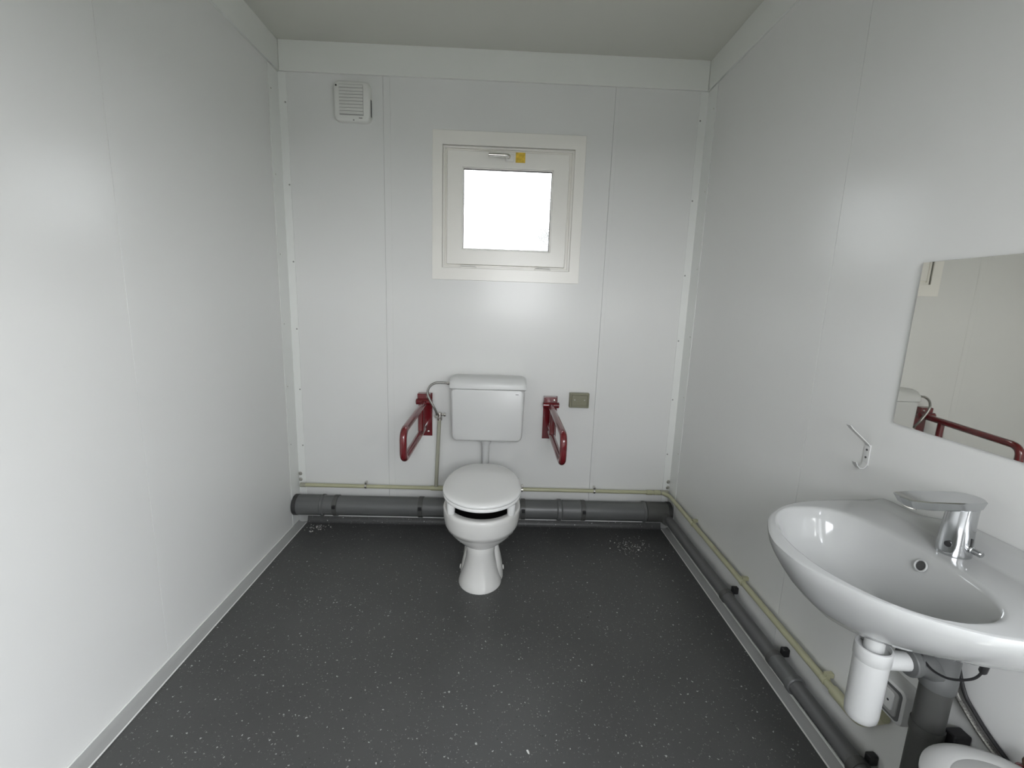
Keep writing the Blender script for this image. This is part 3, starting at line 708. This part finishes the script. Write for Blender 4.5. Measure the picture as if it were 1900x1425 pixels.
# ------------------------------------------------------------------ sensor tap
tpp = thing('sensor_tap', (2.118, -1.690, .84), 'chrome sensor tap with flat spout standing on the washbasin', 'tap')
TXp, TYp = 2.118, -1.690
bm = bmesh.new()
rings = []
for z, r, dx in ((.8395, .0300, 0), (.842, .0305, 0), (.848, .0300, 0), (.87, .0288, 0), (.90, .0272, 0), (.93, .0262, .001), (.948, .0262, .002)):
    rings.append([(TXp + dx + r * math.cos(t) * 1.0, TYp + r * .92 * math.sin(t), z) for t in [2 * PI * k / 32 for k in range(32)]])
loft(bm, rings); link_bm('body', bm, M['chrome'], tpp, smooth=50)
# head: wedge-shaped flat spout, pointed front
def head(z, ins, sh=0):
    P = [(1.980, -1.690), (1.986, -1.711), (2.02, -1.7185), (2.09, -1.7205), (2.125, -1.7195), (2.142, -1.713), (2.150, -1.702), (2.1525, -1.690), (2.150, -1.678), (2.142, -1.667), (2.125, -1.6605), (2.09, -1.6595), (2.02, -1.6615), (1.986, -1.669)]
    cx_ = 2.06; out = []
    for x, y in P:
        out.append((x + (ins if x < cx_ else -ins) + sh * max(0, (2.05 - x) / .1), y + (ins if y < TYp else -ins), z))
    return out
bm = bmesh.new(); loft(bm, [head(.9425, .006, .012), head(.945, .003, .010), head(.9605, 0), head(.9625, .0015)])
hdp = link_bm('spout', bm, M['chrome'], tpp, smooth=22)
latheo('aerator', (2.006, -1.690, .9445), (-.25, 0, -1), [(0, .012), (.006, .012), (.0065, .009)], M['nickel'], tpp, n=20)
latheo('sensor_eye', (TXp - .0268, TYp - .012, .866), (-1, -.42, .05), [(0, .0062), (.003, .0062), (.0032, .004)], M['black'], tpp, n=16)
latheo('mixing_lever', (TXp + .006, TYp - .026, .862), (.12, -1, -.06), [(0, .0075), (.004, .0075), (.005, .0065), (.019, .0065), (.021, .005)], M['chrome'], tpp, n=14)
boxo('lever_slot', TXp + .005, TXp + .0075, TYp - .0272, TYp - .020, .866, .884, M['ink'], tpp)

# ------------------------------------------------------------------ bottle trap
TRX, TRY = 1.985, SY
bt = thing('bottle_trap', (TRX, TRY, .43), 'white plastic bottle trap hanging under the washbasin', 'trap')
latheo('nut', (TRX, TRY, .690), (0, 0, -1), [(0, .028), (.004, .031), (.016, .031), (.020, .022)], M['plastic2'], bt)
latheo('tailpipe', (TRX, TRY, .68), (0, 0, -1), [(0, .0185), (.09, .0185)], M['plastic2'], bt)
latheo('cup_ring', (TRX, TRY, .622), (0, 0, -1), [(.010, .0195), (.010, .0295), (0, .0305), (.001, .0335), (.004, .0345), (.030, .0345), (.033, .0325)], M['plastic2'], bt, n=36)
latheo('cup', (TRX, TRY, .592), (0, 0, -1), [(0, .0328), (.130, .032), (.144, .0305), (.150, .026)], M['plastic2'], bt, n=36)
tubeo('outlet_tube', [(TRX + .02, TRY - .002, .588), (2.075, TRY - .004, .586)], .0195, M['plastic2'], bt, n=22)

# ------------------------------------------------------------------ vertical waste stack below the basin
vp = thing('waste_stack', (2.14, -1.70, .12), 'dark grey upright waste pipe with side branch below the washbasin', 'pipe')
VX, VY = 2.138, -1.700
latheo('pipe', (VX, VY, .10), (0, 0, 1), [(0, .0275), (.002, .0285), (.44, .0285)], M['grey_pvc2'], vp, n=32)
latheo('branch_body', (VX, VY, .528), (0, 0, 1), [(0, .0315), (.003, .0325), (.030, .0325), (.034, .030), (.105, .030), (.108, .0335), (.135, .0335)], M['grey_pvc'], vp, n=32)
latheo('top_lip', (VX, VY, .660), (0, 0, 1), [(0, .0355), (.008, .0355)], M['grey_rim'], vp, n=32)
bm = bmesh.new(); pth = path_smooth([(2.060, VY, .588), (2.095, VY, .586), (VX, VY, .560)], .02, 5); tube(bm, pth, .0265, 24); link_bm('branch', bm, M['grey_pvc'], vp)
latheo('branch_lip', (2.058, VY, .588), (1, 0, 0), [(0, .0295), (.002, .031), (.013, .031), (.016, .028)], M['grey_pvc'], vp, n=28)
cl = latheo('clip', (VX, VY, .408), (0, 0, 1), [(0, .031), (.022, .031)], M['grey_pvc2'], vp, n=28)
bm = bmesh.new(); box(bm, 2.160, 2.199, VY - .040, VY - .012, .392, .436); link_bm('clip_block', bm, M['black'], cl, bevel=.004)
# black sensor cable loop
tubeo('cable', catmull([(2.10, -1.650, .705), (2.085, -1.668, .665), (2.080, -1.715, .605), (2.086, -1.755, .600), (2.098, -1.790, .628), (2.104, -1.802, .660), (2.106, -1.806, .705)], 8), .0024, M['black'], None, n=8)
cb = bpy.data.objects['cable']; tag(cb, 'thin black cable hanging in a loop under the washbasin', 'cable')
cpp = latheo('cable_plug', (2.1035, -1.801, .652), (.05, -.1, 1), [(0, .004), (.004, .0065), (.022, .0065)], M['black'], cb, n=10)
# braided hose behind the bin
h2 = thing('braided_hose', (2.17, -1.74, .5), 'dark braided hose curving down the right wall under the washbasin', 'hose')
tubeo('hose', catmull([(2.188, -1.655, .68), (2.190, -1.668, .58), (2.191, -1.692, .512), (2.192, -1.722, .484), (2.192, -1.758, .462), (2.192, -1.80, .445), (2.192, -1.826, .437)], 8), .0055, M['braid'], h2, n=10)
tubeo('second_hose', catmull([(2.190, -1.668, .68), (2.192, -1.682, .588), (2.193, -1.708, .522), (2.194, -1.738, .494), (2.194, -1.775, .472), (2.194, -1.815, .455), (2.194, -1.832, .450)], 8), .0040, M['black'], h2, n=10)

# ------------------------------------------------------------------ white wall socket under the basin
ws = thing('wall_socket', (W, -1.59, .37), 'white surface-mounted socket with grey inset low on the right wall under the washbasin', 'socket')
def yzslab(bm, yc_, zc_, w_, h_, r, prof):
    loft(bm, [[(x, yc_ + a_, zc_ + b_) for a_, b_ in rrect(w_ - 2 * ins, h_ - 2 * ins, max(r - ins, .002), 6)] for x, ins in prof])
SKY, SKZ = -1.578, .380
bm = bmesh.new(); yzslab(bm, SKY, SKZ, .098, .098, .016, [(W, 0), (2.168, 0), (2.160, .002), (2.158, .005)]); link_bm('box', bm, M['plastic'], ws)
bm = bmesh.new(); yzslab(bm, SKY, SKZ, .080, .080, .010, [(2.159, 0), (2.1565, .0005)]); link_bm('grey_inset', bm, M['grey_pvc'], ws); 
bm = bmesh.new(); yzslab(bm, SKY, SKZ, .066, .066, .008, [(2.157, 0), (2.1545, .001)]); link_bm('inner_frame', bm, M['skirt'], ws)
bm = bmesh.new(); yzslab(bm, SKY, SKZ + .002, .046, .050, .006, [(2.155, 0), (2.1525, .001)]); fpn = link_bm('face_plate', bm, M['plastic'], ws)
for s in (-1, 1): latheo('contact_hole', (2.1526, SKY + s * .010, SKZ), (-1, 0, 0), [(0, .003), (.0006, .003)], M['black'], fpn, n=10)

# ------------------------------------------------------------------ mirror
mr = thing('mirror', (W, -1.70, 1.25), 'frameless rectangular mirror on the right wall above the washbasin', 'mirror')
boxo('glass', 2.1935, 2.1965, -2.02, -1.4135, 1.047, 1.453, M['mirror'], mr)
boxo('backing', 2.1965, 2.2, -2.019, -1.4145, 1.048, 1.452, M['gasket'], mr)

# ------------------------------------------------------------------ coat hook
hk = thing('coat_hook', (W, -1.345, .94), 'small white metal coat hook on the right wall left of the mirror', 'hook')
boxo('plate', 2.1965, 2.2, -1.3545, -1.3355, .906, .966, M['plastic'], hk, bevel=.001)
def strip(name, pts, wd, th, m, parent):
    bm = bmesh.new(); P = [Vector(p) for p in pts]; rr = []
    for i, p in enumerate(P):
        d = (P[min(i + 1, len(P) - 1)] - P[max(i - 1, 0)]).normalized(); nrm = d.cross(Vector((0, 1, 0))).normalized() * th / 2
        rr.append([(p.x + sx_ * nrm.x, p.y + sy_ * wd / 2, p.z + sx_ * nrm.z) for sx_, sy_ in ((1, 1), (1, -1), (-1, -1), (-1, 1))])
    loft(bm, rr); return link_bm(name, bm, m, parent, smooth=30)
strip('upper_arm', [(2.1975, -1.345, .962), (2.192, -1.345, .969), (2.14, -1.345, 1.012), (2.132, -1.345, 1.021)], .016, .0025, M['plastic'], hk)
strip('lower_hook', [(2.1975, -1.345, .912), (2.195, -1.345, .903), (2.188, -1.345, .897), (2.178, -1.345, .898), (2.170, -1.345, .906), (2.166, -1.345, .915)], .016, .0025, M['plastic'], hk)
for z in (.950, .928): latheo('screw', (2.1966, -1.345, z), (-1, 0, 0), [(0, .0032), (.0012, .003)], M['ink'], hk, n=10)

# ------------------------------------------------------------------ waste bin (only its lid shows) and the red thing beside it
BX, BY, BR = 2.064, -1.927, .125
bn = thing('waste_bin', (BX, BY, 0), 'tall white waste bin with round lid below the washbasin', 'bin')
latheo('body', (BX, BY, 0), (0, 0, 1), [(0, .095), (.01, .100), (.47, BR - .004), (.478, BR - .002), (.482, BR - .004)], M['plastic'], bn, n=56)
latheo('seam_ring', (BX, BY, .480), (0, 0, 1), [(0, BR - .004), (.004, BR - .004)], M['brown'], bn, n=56)
latheo('lid', (BX, BY, .484), (0, 0, 1), [(0, BR - .004), (.003, BR), (.010, BR), (.016, BR - .006), (.020, BR - .016), (.0215, BR - .036), (.0195, BR - .040), (.0215, BR - .044), (.024, BR - .07), (.026, .02), (.026, .001)], M['bin'], bn, n=56)
rc = thing('red_pull_handle', (2.18, -1.86, .5), 'dark red pull handle with brown knob by the right wall beyond the bin', 'pull handle')
bm = bmesh.new(); lathe(bm, (2.170, -1.850, .497), (0, 0, -1), [(0, .005), (.004, .012), (.016, .017), (.05, .020), (.056, .016)], 16); link_bm('handle', bm, M['red'], rc)
latheo('knob', (2.170, -1.854, .510), (0, 0, 1), [(-.014, .004), (-.010, .008), (0, .010), (.006, .008), (.010, .003)], M['brown'], rc, n=14)

# ================================================================== CRUMBS on the floor
def crumbs(name, spots, label):
    bm = bmesh.new()
    for x, y, s in spots:
        n = random.randint(4, 6); a0 = random.random() * PI; el = random.uniform(.35, 1)
        top = [bm.verts.new((x + s * math.cos(a0 + 2 * PI * k / n) * random.uniform(.6, 1), y + s * el * math.sin(a0 + 2 * PI * k / n) * random.uniform(.6, 1), s * .35 + .0004)) for k in range(n)]
        bot = [bm.verts.new((v.co.x, v.co.y, .0)) for v in top]
        bm.faces.new(top)
        for k in range(n): bm.faces.new((top[k], bot[k], bot[(k + 1) % n], top[(k + 1) % n]))
    ob = link_bm(name, bm, M['debris'], smooth=0); tag(ob, label, 'debris', kind='stuff'); return ob
sp = [(.13 + random.gauss(0, .038), -.075 + random.gauss(0, .016), random.uniform(.0010, .0038)) for _ in range(60)]
sp = [(max(.07, x), min(-.035, y), s) for x, y, s in sp] + [(.105, -.128, .007), (.118, -.126, .006), (.112, -.134, .005), (.155, -.105, .006), (.125, -.075, .004), (.20, -.07, .004)]
crumbs('crumbs', sp, 'white crumbs scattered on the floor in the back left corner')
sp = [(1.93 + random.gauss(0, .055), -.225 + random.gauss(0, .045), random.uniform(.0008, .0032)) for _ in range(110)]
sp += [(1.955, -.262, .007), (1.90, -.205, .005), (2.06, -.35, .005), (1.84, -.19, .004), (1.80, -.25, .004), (1.85, -.27, .004), (1.82, -.17, .004), (2.09, -.31, .004)]
sp = [(min(2.14, x), min(-.05, y), s) for x, y, s in sp]
crumbs('crumbs', sp, 'white crumbs scattered on the floor in the back right corner')
def chip(name, x, y, pts, h, m, label, cat):
    bm = bmesh.new(); t_ = [bm.verts.new((x + a_, y + b_, h)) for a_, b_ in pts]; b_ = [bm.verts.new((v.co.x, v.co.y, 0)) for v in t_]
    bm.faces.new(t_); n = len(t_)
    for k in range(n): bm.faces.new((t_[k], b_[k], b_[(k + 1) % n], t_[(k + 1) % n]))
    return tag(link_bm(name, bm, m, smooth=0), label, cat)
chip('paper_scrap', 1.277, -1.404, [(-.004, .006), (.001, .007), (.004, .001), (.005, -.006), (.001, -.005), (-.002, 0)], .0015, M['bead'], 'tiny white paper scrap on the floor in front of the toilet', 'scrap')
chip('dark_speck', 1.569, -.809, [(-.002, .003), (.002, .003), (.003, -.002), (-.001, -.004)], .002, M['black'], 'tiny black speck on the floor right of the toilet foot', 'speck')
